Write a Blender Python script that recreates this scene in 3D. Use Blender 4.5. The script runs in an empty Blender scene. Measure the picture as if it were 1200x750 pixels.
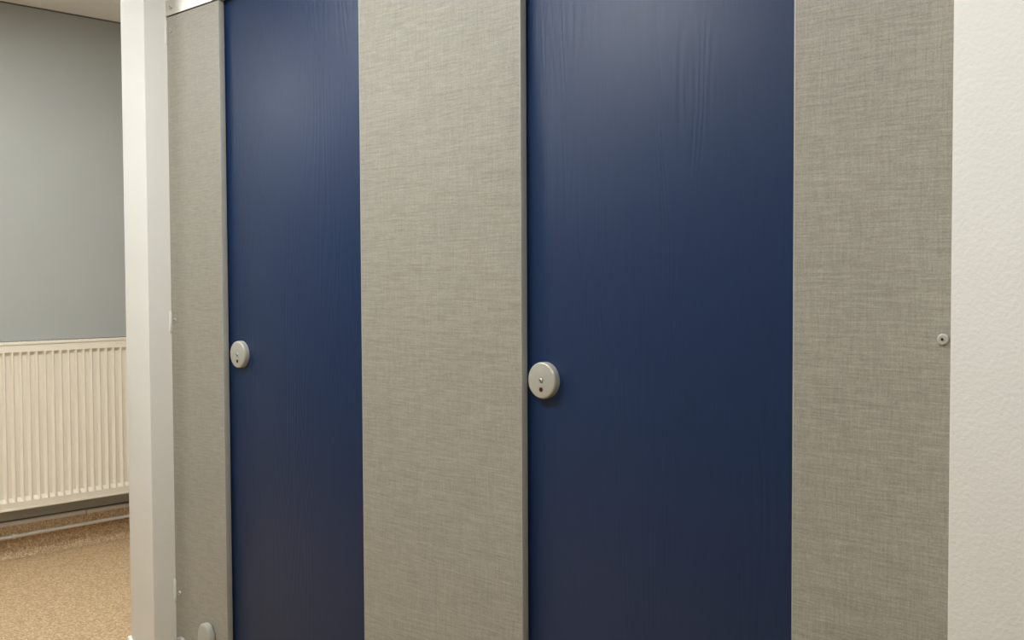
import bpy, bmesh, math
from mathutils import Matrix, Vector

scene = bpy.context.scene
COL = scene.collection

# ------------------------------------------------------------------ layout (metres)
EYE = 1.25
XP0 = -3.006          # left panel meets the wall end
XP1 = -2.7129         # right edge of the left panel
XM0, XM1 = -2.0802, -1.5409
XR0 = -0.908
XRW = -0.6132         # edge of the right hand wall
ND = 0.0743           # how far the wall ends stand proud of the panels
XN = -3.1534          # outer face of the wall end
T = 0.0178            # panel thickness
ZPAN0, ZRAIL = 0.15, 2.0563
ZC = 2.52
XL = -5.0             # wall behind the radiator
XE, YF, YB, YCB = 1.9, -3.3, 2.7, 1.62

# ------------------------------------------------------------------ materials
def new_mat(name):
    m = bpy.data.materials.new(name); m.use_nodes = True
    nt = m.node_tree
    b = nt.nodes['Principled BSDF']
    return m, nt, b

def nd(nt, typ, **kw):
    n = nt.nodes.new(typ)
    for k, v in kw.items():
        if k.startswith('i_'):
            n.inputs[k[2:].replace('_', ' ')].default_value = v
        else:
            setattr(n, k, v)
    return n

def coords(nt, scale=(1, 1, 1), rnd=True):
    tc = nd(nt, 'ShaderNodeTexCoord')
    mp = nd(nt, 'ShaderNodeMapping')
    mp.inputs['Scale'].default_value = scale
    src = tc.outputs['Object']
    if rnd:
        oi = nd(nt, 'ShaderNodeObjectInfo')
        add = nd(nt, 'ShaderNodeVectorMath', operation='ADD')
        sc = nd(nt, 'ShaderNodeVectorMath', operation='SCALE')
        cb = nd(nt, 'ShaderNodeCombineXYZ')
        for k in range(3): nt.links.new(oi.outputs['Random'], cb.inputs[k])
        nt.links.new(cb.outputs[0], sc.inputs[0]); sc.inputs['Scale'].default_value = 7.0
        nt.links.new(src, add.inputs[0]); nt.links.new(sc.outputs[0], add.inputs[1])
        src = add.outputs[0]
    nt.links.new(src, mp.inputs['Vector'])
    return mp.outputs['Vector']

def noise(nt, vec, scale=1.0, detail=2.0, rough=0.5, dist=0.0):
    n = nd(nt, 'ShaderNodeTexNoise')
    n.inputs['Scale'].default_value = scale
    n.inputs['Detail'].default_value = detail
    n.inputs['Roughness'].default_value = rough
    n.inputs['Distortion'].default_value = dist
    nt.links.new(vec, n.inputs['Vector'])
    return n.outputs['Fac']

def math_(nt, op, a, b=None, c=None):
    n = nd(nt, 'ShaderNodeMath', operation=op)
    for i, v in enumerate((a, b, c)):
        if v is None: continue
        if isinstance(v, (int, float)): n.inputs[i].default_value = v
        else: nt.links.new(v, n.inputs[i])
    return n.outputs[0]

def ramp(nt, fac, stops):
    r = nd(nt, 'ShaderNodeValToRGB')
    el = r.color_ramp.elements
    while len(el) < len(stops): el.new(0.5)
    for e, (p, c) in zip(el, stops):
        e.position = p; e.color = (*c, 1)
    nt.links.new(fac, r.inputs['Fac'])
    return r.outputs['Color']

def bump(nt, bsdf, h, strength, dist):
    n = nd(nt, 'ShaderNodeBump')
    n.inputs['Strength'].default_value = strength
    n.inputs['Distance'].default_value = dist
    nt.links.new(h, n.inputs['Height'])
    nt.links.new(n.outputs['Normal'], bsdf.inputs['Normal'])

def plain(name, col, rough=0.5, metal=0.0, spec=0.5, var=0.04, scale=30, bumpd=0.0):
    m, nt, b = new_mat(name)
    v = coords(nt)
    n = noise(nt, v, scale, 3)
    lo = tuple(max(0, c * (1 - var)) for c in col); hi = tuple(c * (1 + var) for c in col)
    nt.links.new(ramp(nt, n, [(0.3, lo), (0.7, hi)]), b.inputs['Base Color'])
    b.inputs['Roughness'].default_value = rough
    b.inputs['Metallic'].default_value = metal
    b.inputs['Specular IOR Level'].default_value = spec
    if bumpd: bump(nt, b, noise(nt, v, scale * 8, 2), 0.5, bumpd)
    return m

def linen():
    m, nt, b = new_mat('woven_laminate')
    h1 = noise(nt, coords(nt, (22, 1, 520)), 1, 3, 0.65, 0.2)
    h2 = noise(nt, coords(nt, (7, 1, 260)), 1, 2, 0.5, 0.25)
    v1 = noise(nt, coords(nt, (520, 1, 22)), 1, 3, 0.65, 0.2)
    g = noise(nt, coords(nt, (380, 380, 520)), 1, 2, 0.6)
    lo = noise(nt, coords(nt, (3, 3, 4)), 1, 2, 0.5)
    s = math_(nt, 'MULTIPLY', h1, 0.34)
    s = math_(nt, 'MULTIPLY_ADD', h2, 0.10, s)
    s = math_(nt, 'MULTIPLY_ADD', v1, 0.24, s)
    s = math_(nt, 'MULTIPLY_ADD', g, 0.28, s)
    s = math_(nt, 'MULTIPLY_ADD', lo, 0.04, s)
    c = ramp(nt, s, [(0.34, LIN_LO), (0.5, LIN_MID), (0.64, LIN_HI)])
    nt.links.new(c, b.inputs['Base Color'])
    b.inputs['Roughness'].default_value = 0.5
    b.inputs['Specular IOR Level'].default_value = 0.5
    bump(nt, b, s, 0.6, 0.0006)
    return m

def door_laminate():
    m, nt, b = new_mat('navy_woodgrain_laminate')
    # cathedral grain: stretched distorted bands
    vec = coords(nt, (1, 1, 0.09))
    base = noise(nt, vec, 7, 2, 0.5, 0.3)
    w = math_(nt, 'SINE', math_(nt, 'MULTIPLY', base, 170))
    fine = noise(nt, coords(nt, (420, 1, 7)), 1, 3, 0.65)
    mask = noise(nt, coords(nt, (6, 1, 0.8)), 1, 2, 0.5)
    mk = ramp(nt, mask, [(0.42, (0, 0, 0)), (0.62, (1, 1, 1))])
    h = math_(nt, 'ADD', math_(nt, 'MULTIPLY', math_(nt, 'MULTIPLY', w, mk), 0.42), fine)
    c = ramp(nt, fine, [(0.3, (0.0046, 0.0205, 0.069)), (0.7, (0.0066, 0.0262, 0.086))])
    nt.links.new(c, b.inputs['Base Color'])
    b.inputs['Roughness'].default_value = 0.45
    b.inputs['Specular IOR Level'].default_value = 0.42
    bump(nt, b, h, 0.6, 0.0009)
    return m

def wall_paint(name, col, rough=0.6, bd=0.0014):
    m, nt, b = new_mat(name)
    v = coords(nt, rnd=False)
    n = noise(nt, v, 3, 3)
    lo = tuple(c * 0.98 for c in col); hi = tuple(min(1, c * 1.02) for c in col)
    nt.links.new(ramp(nt, n, [(0.3, lo), (0.7, hi)]), b.inputs['Base Color'])
    b.inputs['Roughness'].default_value = rough
    b.inputs['Specular IOR Level'].default_value = 0.35
    h = math_(nt, 'ADD', noise(nt, v, 150, 2, 0.55), math_(nt, 'MULTIPLY', noise(nt, v, 45, 2), 0.5))
    bump(nt, b, h, 0.45, bd)
    return m

def vinyl(name, dark, mid, light):
    m, nt, b = new_mat(name)
    v = coords(nt, rnd=False)
    a = noise(nt, v, 190, 2, 0.7)
    vo = nd(nt, 'ShaderNodeTexVoronoi'); vo.inputs['Scale'].default_value = 170
    nt.links.new(v, vo.inputs['Vector'])
    sep = nd(nt, 'ShaderNodeSeparateColor'); nt.links.new(vo.outputs['Color'], sep.inputs[0])
    s = math_(nt, 'ADD', math_(nt, 'MULTIPLY', a, 0.6), math_(nt, 'MULTIPLY', sep.outputs[0], 0.4))
    c = ramp(nt, s, [(0.28, dark), (0.5, mid), (0.74, light)])
    nt.links.new(c, b.inputs['Base Color'])
    b.inputs['Roughness'].default_value = 0.55
    bump(nt, b, s, 0.3, 0.0005)
    return m

def emitter(name, col, strength):
    m, nt, b = new_mat(name)
    b.inputs['Base Color'].default_value = (0.8, 0.8, 0.8, 1)
    b.inputs['Emission Color'].default_value = (*col, 1)
    b.inputs['Emission Strength'].default_value = strength
    return m

LIN_LO, LIN_MID, LIN_HI = (0.215, 0.202, 0.162), (0.332, 0.315, 0.258), (0.445, 0.425, 0.355)
M = dict(
    linen=linen(),
    door=door_laminate(),
    edging=plain('edging', (0.42, 0.415, 0.365), 0.32),
    wall=wall_paint('white_wall_paint', (0.78, 0.77, 0.715)),
    greywall=wall_paint('grey_wall_paint', (0.36, 0.365, 0.335)),
    ceil=wall_paint('ceiling_paint', (0.88, 0.85, 0.80), 0.8),
    floor=vinyl('speckled_floor_vinyl', (0.27, 0.17, 0.085), (0.43, 0.29, 0.155), (0.62, 0.46, 0.28)),
    cap=plain('white_cap', (0.80, 0.78, 0.70), 0.35),
    greycap=plain('grey_cap', (0.45, 0.42, 0.37), 0.4),
    alu=plain('satin_aluminium', (0.62, 0.59, 0.53), 0.34, metal=0.75),
    nylon=plain('grey_nylon', (0.42, 0.415, 0.36), 0.4),
    lock=plain('satin_lock_metal', (0.50, 0.49, 0.42), 0.36, metal=0.25),
    steel=plain('screw_steel', (0.56, 0.55, 0.49), 0.42, metal=0.45),
    dark=plain('dark_recess', (0.01, 0.009, 0.008), 0.7),
    sealant=plain('brown_sealant', (0.085, 0.07, 0.055), 0.6),
    gap_shade=plain('ceiling_gap_shade', (0.10, 0.085, 0.07), 0.6),
    red=plain('red_indicator', (0.10, 0.012, 0.010), 0.35),
    rad=plain('radiator_enamel', (0.76, 0.69, 0.565), 0.25, var=0.01),
    pipe=plain('pipe_paint', (0.55, 0.52, 0.45), 0.4),
    white=plain('white_bracket', (0.86, 0.86, 0.80), 0.35),
    lampframe=plain('lamp_frame', (0.8, 0.8, 0.78), 0.4),
)

# ------------------------------------------------------------------ mesh helpers
def box(bm, x0, x1, y0, y1, z0, z1, bev=0.0, seg=2):
    r = bmesh.ops.create_cube(bm, size=1)
    vs = r['verts']
    for v in vs:
        v.co = Vector(((x0 + x1) / 2 + v.co.x * (x1 - x0), (y0 + y1) / 2 + v.co.y * (y1 - y0), (z0 + z1) / 2 + v.co.z * (z1 - z0)))
    if bev > 0:
        es = list({e for v in vs for e in v.link_edges})
        bmesh.ops.bevel(bm, geom=es, offset=bev, segments=seg, profile=0.5, affect='EDGES')
    return bm

def prism(bm, pts, a0, a1, axis='y', bev=0.0):
    """polygon pts (2D) extruded along axis. axis y: pts are (x,z); x: (y,z); z: (x,y)"""
    def mk(p, a):
        return {'y': (p[0], a, p[1]), 'x': (a, p[0], p[1]), 'z': (p[0], p[1], a)}[axis]
    A = [bm.verts.new(mk(p, a0)) for p in pts]
    B = [bm.verts.new(mk(p, a1)) for p in pts]
    n = len(pts)
    fs = [bm.faces.new(A), bm.faces.new(B[::-1])]
    for i in range(n):
        fs.append(bm.faces.new((A[i], B[i], B[(i + 1) % n], A[(i + 1) % n])))
    bmesh.ops.recalc_face_normals(bm, faces=fs)
    if bev:
        es = list(set(fs[0].edges) | set(fs[1].edges))
        bmesh.ops.bevel(bm, geom=es, offset=bev, segments=3, profile=0.5, affect='EDGES')
    return bm

def lathe(bm, prof, seg=48, axis='y', centre=(0, 0, 0)):
    """prof list of (radius, height) turned about the axis; radius 0 closes to a point"""
    rings = []
    for r, h in prof:
        ring = []
        if r <= 1e-7:
            p = {'y': (0, h, 0), 'z': (0, 0, h), 'x': (h, 0, 0)}[axis]
            ring = [bm.verts.new(Vector(p) + Vector(centre))]
        else:
            for k in range(seg):
                a = 2 * math.pi * k / seg
                c, s = r * math.cos(a), r * math.sin(a)
                p = {'y': (c, h, s), 'z': (c, s, h), 'x': (h, c, s)}[axis]
                ring.append(bm.verts.new(Vector(p) + Vector(centre)))
        rings.append(ring)
    fs = []
    for A, B in zip(rings, rings[1:]):
        if len(A) == 1 and len(B) == 1: continue
        for k in range(seg):
            k2 = (k + 1) % seg
            if len(A) == 1: fs.append(bm.faces.new((A[0], B[k], B[k2])))
            elif len(B) == 1: fs.append(bm.faces.new((A[k], A[k2], B[0])))
            else: fs.append(bm.faces.new((A[k], A[k2], B[k2], B[k])))
    bmesh.ops.recalc_face_normals(bm, faces=bm.faces[:])
    return bm

def obj(name, bm, mat, parent=None, loc=(0, 0, 0), smooth=True, angle=35):
    me = bpy.data.meshes.new(name)
    bmesh.ops.recalc_face_normals(bm, faces=bm.faces[:])
    bm.to_mesh(me); bm.free()
    me.materials.append(mat)
    if smooth:
        me.polygons.foreach_set('use_smooth', [True] * len(me.polygons))
        me.set_sharp_from_angle(angle=math.radians(angle))
    o = bpy.data.objects.new(name, me); COL.objects.link(o)
    o.location = loc
    if parent: o.parent = parent
    return o

def tag(o, label, cat, group=None):
    o['label'] = label; o['category'] = cat
    if group: o['group'] = group
    return o

def thing(name, label, cat, loc=(0, 0, 0), group=None):
    o = bpy.data.objects.new(name, None); COL.objects.link(o)
    o.location = loc; o.empty_display_size = 0.05
    return tag(o, label, cat, group)

def struct(name, bm, mat, parent=None, smooth=False):
    o = obj(name, bm, mat, parent, smooth=smooth)
    if not parent: o['kind'] = 'structure'
    return o

B = bmesh.new

# ------------------------------------------------------------------ the setting
struct('floor', box(B(), XL - .1, XE + .1, YF - .1, YB + .1, -.1, 0), M['floor'])
struct('ceiling', box(B(), XL - .1, XE + .1, YF - .1, YB + .1, ZC, ZC + .1), M['ceil'])
struct('wall_left', box(B(), XL - .1, XL, YF - .1, YB + .1, 0, ZC), M['greywall'])
struct('wall_back', box(B(), XL, XN, YB, YB + .1, 0, ZC), M['greywall'])
struct('wall_front', box(B(), XL, XE, YF - .1, YF, 0, ZC), M['greywall'])
struct('wall_side', box(B(), XE, XE + .1, YF, YB, 0, ZC), M['greywall'])
struct('wall_inner', box(B(), XN, XP0, -ND, YB, 0, ZC, .004, 2), M['wall'], smooth=True)
struct('wall_right', box(B(), XRW, XE, -ND, YCB + .1, 0, ZC, .004, 2), M['wall'], smooth=True)
struct('wall_rear', box(B(), XP0, XRW, YCB, YCB + .1, 0, ZC), M['wall'])

struct('gap_shade_1', box(B(), XL, XL + .004, YF, YB, ZC - .006, ZC), M['gap_shade'])  # thin dark strip standing in for the shadow line between wall and ceiling

# coved skirting: floor vinyl turned up the wall with a capping strip
def cove_profile(h, r=.03, t=.003):
    pts = [(0, 0), (r + t, 0)]
    for k in range(7):
        a = k / 6 * math.pi / 2
        pts.append((t + r - r * math.sin(a), max(.0004, (t + r) * (1 - math.cos(a)))))
    pts += [(t, h), (0, h)]
    return pts

CAPT = 0.169
prof = cove_profile(.148)
bl = struct('baseboard_left', prism(B(), [(XL + p[0], p[1]) for p in prof], YF, YB, 'y'), M['floor'])
def cap_strip(name, y0, y1, parent, z=.146):
    pts = [(XL, z), (XL + .006, z), (XL + .0085, z + .004), (XL + .0085, z + .016), (XL + .004, z + .0205), (XL, z + .0205)]
    return obj(name, prism(B(), pts, y0, y1, 'y'), M['pipe'], parent)
cap_strip('cap_strip', YF, .628, bl)
cap_strip('cap_strip', .632, YB, bl, .1455)
obj('sealant_line', box(B(), XL, XL + .003, YF, YB, .1665, .172), M['sealant'], bl)

bi = struct('baseboard_inner', prism(B(), [(XN - p[0], p[1]) for p in cove_profile(.122)], -ND, YB, 'y'), M['floor'])
obj('front_cove', prism(B(), [(-ND - p[0], p[1]) for p in cove_profile(.122)], XN - .003, XP0 + .003, 'x'), M['floor'], bi)
obj('return_cove', prism(B(), [(XP0 + p[0], p[1]) for p in cove_profile(.122)], -ND - .003, -.001, 'y'), M['floor'], bi)
obj('cap_strip', box(B(), XN - .008, XN + .0, -ND + .001, YB, .12, .142, .002), M['cap'], bi)
# mitred corner of the capping stands up slightly
def corner_cap():
    bm = B()
    prism(bm, [(XN - .009, .118), (XN + .014, .118), (XN + .014, .133), (XN + .004, .141), (XN - .004, .1455), (XN - .009, .141)], -ND - .009, -ND + .012, 'y', .0015)
    return bm
obj('corner_cap', corner_cap(), M['cap'], bi)
obj('front_cap_strip', box(B(), XN + .014, XP0 + .008, -ND - .008, -ND, .112, .132, .002), M['cap'], bi)
obj('return_cap_strip', box(B(), XP0, XP0 + .008, -ND + .0, -.001, .112, .132, .002), M['cap'], bi)

# ------------------------------------------------------------------ screws
def screw(parent, x, y, z, r=.0075, name='screw', lab=None):
    """cup washer and pin-hex screw head on a vertical face looking towards -y"""
    bm = B()
    lathe(bm, [(r, 0), (r, -.0022), (r * .93, -.0036), (r * .80, -.0042), (r * .55, -.0042), (r * .47, -.0034)], 32)
    o = obj(name, bm, M['steel'], parent, (x, y, z))
    bm = B(); lathe(bm, [(r * .47, -.0010), (r * .47, -.0036), (r * .40, -.0044), (0, -.0045)], 24)
    obj('screw_head', bm, M['steel'], o)
    bm = B(); lathe(bm, [(r * .26, -.0030), (r * .26, -.0048), (0, -.00482)], 14)
    obj('driver_socket', bm, M['dark'], o)
    return o

# ------------------------------------------------------------------ partition panels
EB = .0026
def panel(x0, x1, label, left_edge, right_edge, screws, foot_x):
    t = thing('partition_panel', label, 'partition panel', ((x0 + x1) / 2, 0, 0), 'grey woven effect partition panels')
    cx = (x0 + x1) / 2
    a, b = x0 - cx, x1 - cx
    obj('board', box(B(), a + (EB if left_edge else 0), b - (EB if right_edge else 0), 0, T, ZPAN0, ZRAIL - .0035), M['linen'], t)
    if left_edge:
        obj('edge_strip', box(B(), a, a + EB, -.0003, T + .0003, ZPAN0, ZRAIL - .0035, .001, 2), M['edging'], t)
    if right_edge:
        obj('edge_strip', box(B(), b - EB, b, -.0003, T + .0003, ZPAN0, ZRAIL - .0035, .001, 2), M['edging'], t)
    for sx, sz, r in screws:
        screw(t, sx - cx, 0, sz, r)
    # foot: arched cover clipped over the bottom of the board, post, floor disc
    fx = foot_x + .003 - cx
    f = B()
    pts = []
    hw = .033
    for k in range(17):
        an = math.pi * k / 16
        pts.append((fx + hw * math.cos(an), .205 + .042 * math.sin(an)))
    pts = [(fx + .036, .125)] + pts + [(fx - .042, .125)]
    prism(f, pts, -.024, -.0001, 'y', .007)
    ft = obj('foot', f, M['nylon'], t)
    bm = B(); lathe(bm, [(0, .002), (.0155, .002), (.0155, .1495), (0, .1495)], 32, 'z', (fx, .004, 0))
    obj('post', bm, M['alu'], ft)
    bm = B(); lathe(bm, [(0, 0), (.034, 0), (.034, .005), (.028, .011), (.0165, .014), (0, .014)], 36, 'z', (fx, .004, 0))
    obj('floor_disc', bm, M['nylon'], ft)
    return t

pl = panel(XP0, XP1, 'narrow grey woven-effect panel between white wall end and the left blue door', False, True,
           [(-2.981, 2.0117, .0075), (-2.9826, 1.1367, .0075), (-2.9806, .299, .0075)], -2.812)
panel(XM0, XM1, 'wide grey woven-effect panel standing between the two blue doors', True, True, [], -1.82)
panel(XR0, XRW, 'grey woven-effect panel between the right blue door and white wall, one screw in view', True, False,
      [(-.6516, 2.018, .0088), (-.6516, 1.158, .0088), (-.6516, .30, .0088)], -.79)

# white fixing brackets that show as slivers in the corner with the wall end
def bracket(zc, hh):
    bm = B()
    x = XP0 - pl.location.x
    pts = [(x, zc - hh), (x + .003, zc - hh + .004), (x + .0042, zc - hh * .4), (x + .0036, zc + hh * .4), (x + .0028, zc + hh - .004), (x, zc + hh)]
    prism(bm, pts, -.007, -.0002, 'y', .0008)
    b = obj('wall_bracket', bm, M['white'], pl)
    b['label'] = 'white bracket edge in the wall corner'
for zc, hh in ((2.010, .037), (1.131, .033), (.303, .036)):
    bracket(zc, hh)
# low fixing block in the corner beside the skirting
bm = B()
x = -2.966 - pl.location.x
prism(bm, [(x + .030 * math.cos(math.pi * k / 12), .138 + .030 * math.sin(math.pi * k / 12)) for k in range(13)] + [(x - .03, .11), (x + .03, .11)], -.012, -.0001, 'y', .004)
obj('corner_block', bm, M['greycap'], pl)

# ------------------------------------------------------------------ headrail
t = thing('headrail', 'satin metal headrail running along the tops of the grey panels', 'rail', (0, 0, ZRAIL))
bm = B()
H = .045
prism(bm, [(-.003, 0), (-.0004, 0), (-.0004, .004), (T + .0006, .004), (T + .0006, 0), (T + .003, 0), (T + .003, H), (-.003, H)], XP0 + .0005, XRW - .0005, 'x')
obj('rail_channel', bm, M['alu'], t)
for sx in (-2.9737, -.66):
    screw(t, sx, -.003, 2.0798 - ZRAIL, .0075)

# ------------------------------------------------------------------ doors
YD = T + .0035        # door face
LT = .016             # lock thickness
def door(x0, x1, lx, lz, label):
    t = thing('cubicle_door', label, 'cubicle door', ((x0 + x1) / 2, YD, 0), 'navy blue cubicle doors')
    cx = (x0 + x1) / 2
    obj('door_leaf', box(B(), x0 - .014 - cx, x1 + .014 - cx, 0, .018, ZPAN0, ZRAIL + .03, .0012, 2), M['door'], t)
    bm = B()
    R = .0385
    lathe(bm, [(R, -.0002), (R, -LT + .005), (R * .985, -LT + .0025), (R * .945, -LT + .0006), (R * .90, -LT), (.006, -LT), (.0055, -LT + .0012), (0, -LT + .0012)], 72)
    lk = obj('lock', bm, M['lock'], t, (lx - cx, 0, lz))
    lk['label'] = 'round satin grey lock cover'
    bm = B(); lathe(bm, [(.0050, -LT + .0015), (.0050, -LT - .0008), (.0036, -LT - .0020), (0, -LT - .0023)], 24)
    obj('lock_screw', bm, M['steel'], lk)
    bm = B(); box(bm, -.0040, .0040, -LT - .0026, -LT - .0012, -.0008, .0008)
    bmesh.ops.rotate(bm, verts=bm.verts[:], cent=(0, 0, 0), matrix=Matrix.Rotation(math.radians(40), 3, 'Y'))
    obj('screw_slot', bm, M['dark'], lk)
    bm = B(); lathe(bm, [(.0052, -LT + .0005), (.0052, -LT - .0003), (.0040, -LT - .0004), (0, -LT - .0003)], 24, 'y', (0, 0, -.019))
    ind = obj('indicator', bm, M['red'], lk)
    ind['label'] = 'small dark red indicator dot'
    bm = B(); lathe(bm, [(.0028, -LT), (.0028, -LT - .0006), (0, -LT - .0006)], 20, 'y', (0, 0, -.0185))
    obj('indicator_hole', bm, M['dark'], lk)
    return t
door(XP1, XM0, -2.650, 1.047, 'navy blue cubicle door beside the narrow grey panel, farther from the camera')
door(XM1, XR0, -1.4912, 1.043, 'navy blue cubicle door right of the wide grey panel, lock with red dot')

# ------------------------------------------------------------------ radiator
RX = -4.9
r0, r1 = -.62, 1.36
rz0, rz1 = .234, .990
rad = thing('radiator', 'cream ribbed panel radiator on the grey wall above a pipe', 'radiator', (RX, 0, 0))
PIT = .0363
def rad_front():
    """flat sheet with vertical pressed-in flutes, sloped top and bottom ends"""
    bm = B()
    d = -.0135
    z = [rz0 + .004, rz0 + .036, rz0 + .054, rz1 - .062, rz1 - .046, rz1 - .012]
    ys, dep = [r0], [0.0]
    y = r0 + .02
    ph = (.2299 - y) % PIT
    y += ph
    while y + PIT < r1 - .01:
        for off, q in ((0, .0), (.0012, .03), (.0026, .14), (.0045, .42), (.0072, .80), (.0100, .97), (.0130, 1), (.0225, 1), (.0255, .97), (.0283, .80), (.0310, .42), (.0329, .14), (.0343, .03)):
            ys.append(y + off); dep.append(q)
        y += PIT
    ys.append(r1); dep.append(0.0)
    rows = []
    for i, zz in enumerate(z):
        amp = 1 if i in (2, 3) else 0
        rows.append([bm.verts.new((d * q * amp, yy, zz)) for yy, q in zip(ys, dep)])
    for a, b in zip(rows, rows[1:]):
        for k in range(len(ys) - 1):
            bm.faces.new((a[k], a[k + 1], b[k + 1], b[k]))
    # rolled seams, top and bottom
    top = [bm.verts.new((-.006, yy, rz1 - .004)) for yy in ys]
    bot = [bm.verts.new((-.006, yy, rz0)) for yy in ys]
    for k in range(len(ys) - 1):
        bm.faces.new((rows[-1][k], rows[-1][k + 1], top[k + 1], top[k]))
        bm.faces.new((bot[k], bot[k + 1], rows[0][k + 1], rows[0][k]))
    ext = bmesh.ops.extrude_face_region(bm, geom=bm.faces[:])
    for v in [g for g in ext['geom'] if isinstance(g, bmesh.types.BMVert)]:
        v.co.x -= .016
    return bm
fo = obj('front_panel', rad_front(), M['rad'], rad, angle=28)
obj('bottom_seam', box(B(), -.010, .0025, r0, r1, rz0 - .001, rz0 + .009, .0015), M['rad'], rad)
obj('back_panel', box(B(), -.095, -.075, r0 + .01, r1 - .01, rz0 + .01, rz1 - .02, .004), M['rad'], rad)
g = B()
box(g, -.096, .003, r0 - .004, r1 + .004, rz1 - .006, rz1, .0015)
box(g, -.002, .003, r0 - .004, r1 + .004, rz1 - .013, rz1 - .005, .0012)
obj('top_grille', g, M['rad'], rad)
g = B(); y = r0 + .03
while y < r1 - .03:
    box(g, -.082, -.018, y, y + .012, rz1 - .001, rz1 + .0004)
    y += .02
obj('grille_slots', g, M['dark'], rad)
for y in (r0, r1):
    obj('side_cover', box(B(), -.096, .001, y - .002, y + .002, rz0 + .006, rz1 - .006), M['rad'], rad)
for y in (r0 + .25, r1 - .25):
    obj('wall_bracket', box(B(), -.0998, -.09, y, y + .03, rz0 + .05, rz1 - .05), M['pipe'], rad)

# heating pipe under the radiator
def tube(bm, p0, p1, r, seg=20):
    p0, p1 = Vector(p0), Vector(p1)
    d = p1 - p0
    q = Vector((0, 0, 1)).rotation_difference(d.normalized()).to_matrix().to_4x4()
    bmesh.ops.create_cone(bm, cap_ends=True, segments=seg, radius1=r, radius2=r, depth=d.length,
                          matrix=Matrix.Translation((p0 + p1) / 2) @ q)
pz = lambda y: .0990 + .0100 * y
hp = thing('heating_pipe', 'thin painted heating pipe running low along the wall under the radiator', 'pipe', (-4.968, 0, 0))
bm = B(); tube(bm, (0, YF + .002, pz(YF)), (0, YB - .002, pz(YB)), .0078)
obj('pipe_run', bm, M['pipe'], hp)
for y in (-1.9, -.8, .279, 1.38):
    bm = B()
    lathe(bm, [(.0079, -.010), (.0108, -.010), (.0122, -.007), (.0122, .007), (.0108, .010), (.0079, .010)], 24, 'y', (0, y, pz(y)))
    box(bm, -.029, -.006, y - .006, y + .006, pz(y) - .005, pz(y) + .005)
    obj('pipe_clip', bm, M['pipe'], hp)

# ------------------------------------------------------------------ ceiling lamps
def lamp(x, y, w, d, strength, col, label):
    t = thing('ceiling_light', label, 'ceiling light', (x, y, ZC), 'flat ceiling light fittings')
    f = B()
    for s in (-1, 1):
        box(f, -w / 2 - .02, w / 2 + .02, s * (d / 2 + .01) - .01, s * (d / 2 + .01) + .01, -.03, -.0002, .002)
        box(f, s * (w / 2 + .01) - .01, s * (w / 2 + .01) + .01, -d / 2, d / 2, -.03, -.0002, .002)
    obj('lamp_frame', f, M['lampframe'], t)
    obj('diffuser', box(B(), -w / 2, w / 2, -d / 2, d / 2, -.022, -.012), emitter('lit_diffuser', col, strength), t)
    return t
WARM = (.96, .99, 1.0)
lamp(-4.3, -1.3, 1.2, .3, 28, WARM, 'ceiling light nearest the radiator wall')
lamp(-3.75, .15, .6, .6, 25, WARM, 'added unseen ceiling light beside the white wall end')  # unseen lamp, added to brighten the radiator side of the room
lamp(-2.15, -.97, 1.3, .3, 30, WARM, 'ceiling light in front of the wide grey panel')
lamp(-.3, -1.2, .6, .6, 20, WARM, 'ceiling light in front of the right white wall')

# ------------------------------------------------------------------ world, camera, view
w = bpy.data.worlds.new('world'); scene.world = w; w.use_nodes = True
w.node_tree.nodes['Background'].inputs['Color'].default_value = (.5, .5, .5, 1)
w.node_tree.nodes['Background'].inputs['Strength'].default_value = .05

F, YAW, PIT_, ROLL = 1252.3251, *(math.radians(a) for a in (43.5531, 2.0573, -.2683))
fw = Vector((-math.sin(YAW) * math.cos(PIT_), math.cos(YAW) * math.cos(PIT_), -math.sin(PIT_)))
rt = Vector((math.cos(YAW), math.sin(YAW), 0)); up = rt.cross(fw)
r2 = rt * math.cos(ROLL) + up * math.sin(ROLL)
u2 = -rt * math.sin(ROLL) + up * math.cos(ROLL)
cd = bpy.data.cameras.new('camera'); cam = bpy.data.objects.new('camera', cd); COL.objects.link(cam)
m = Matrix.Identity(4)
for i in range(3):
    m[i][0], m[i][1], m[i][2] = r2[i], u2[i], -fw[i]
m.translation = Vector((0, -1.65, EYE))
cam.matrix_world = m
cd.sensor_fit = 'HORIZONTAL'; cd.sensor_width = 36; cd.lens = 36 * F / 1200
cd.clip_start = .02
scene.camera = cam
vs = scene.view_settings
vs.view_transform = 'Standard'; vs.look = 'None'; vs.exposure = 0; vs.gamma = 1; vs.use_curve_mapping = False
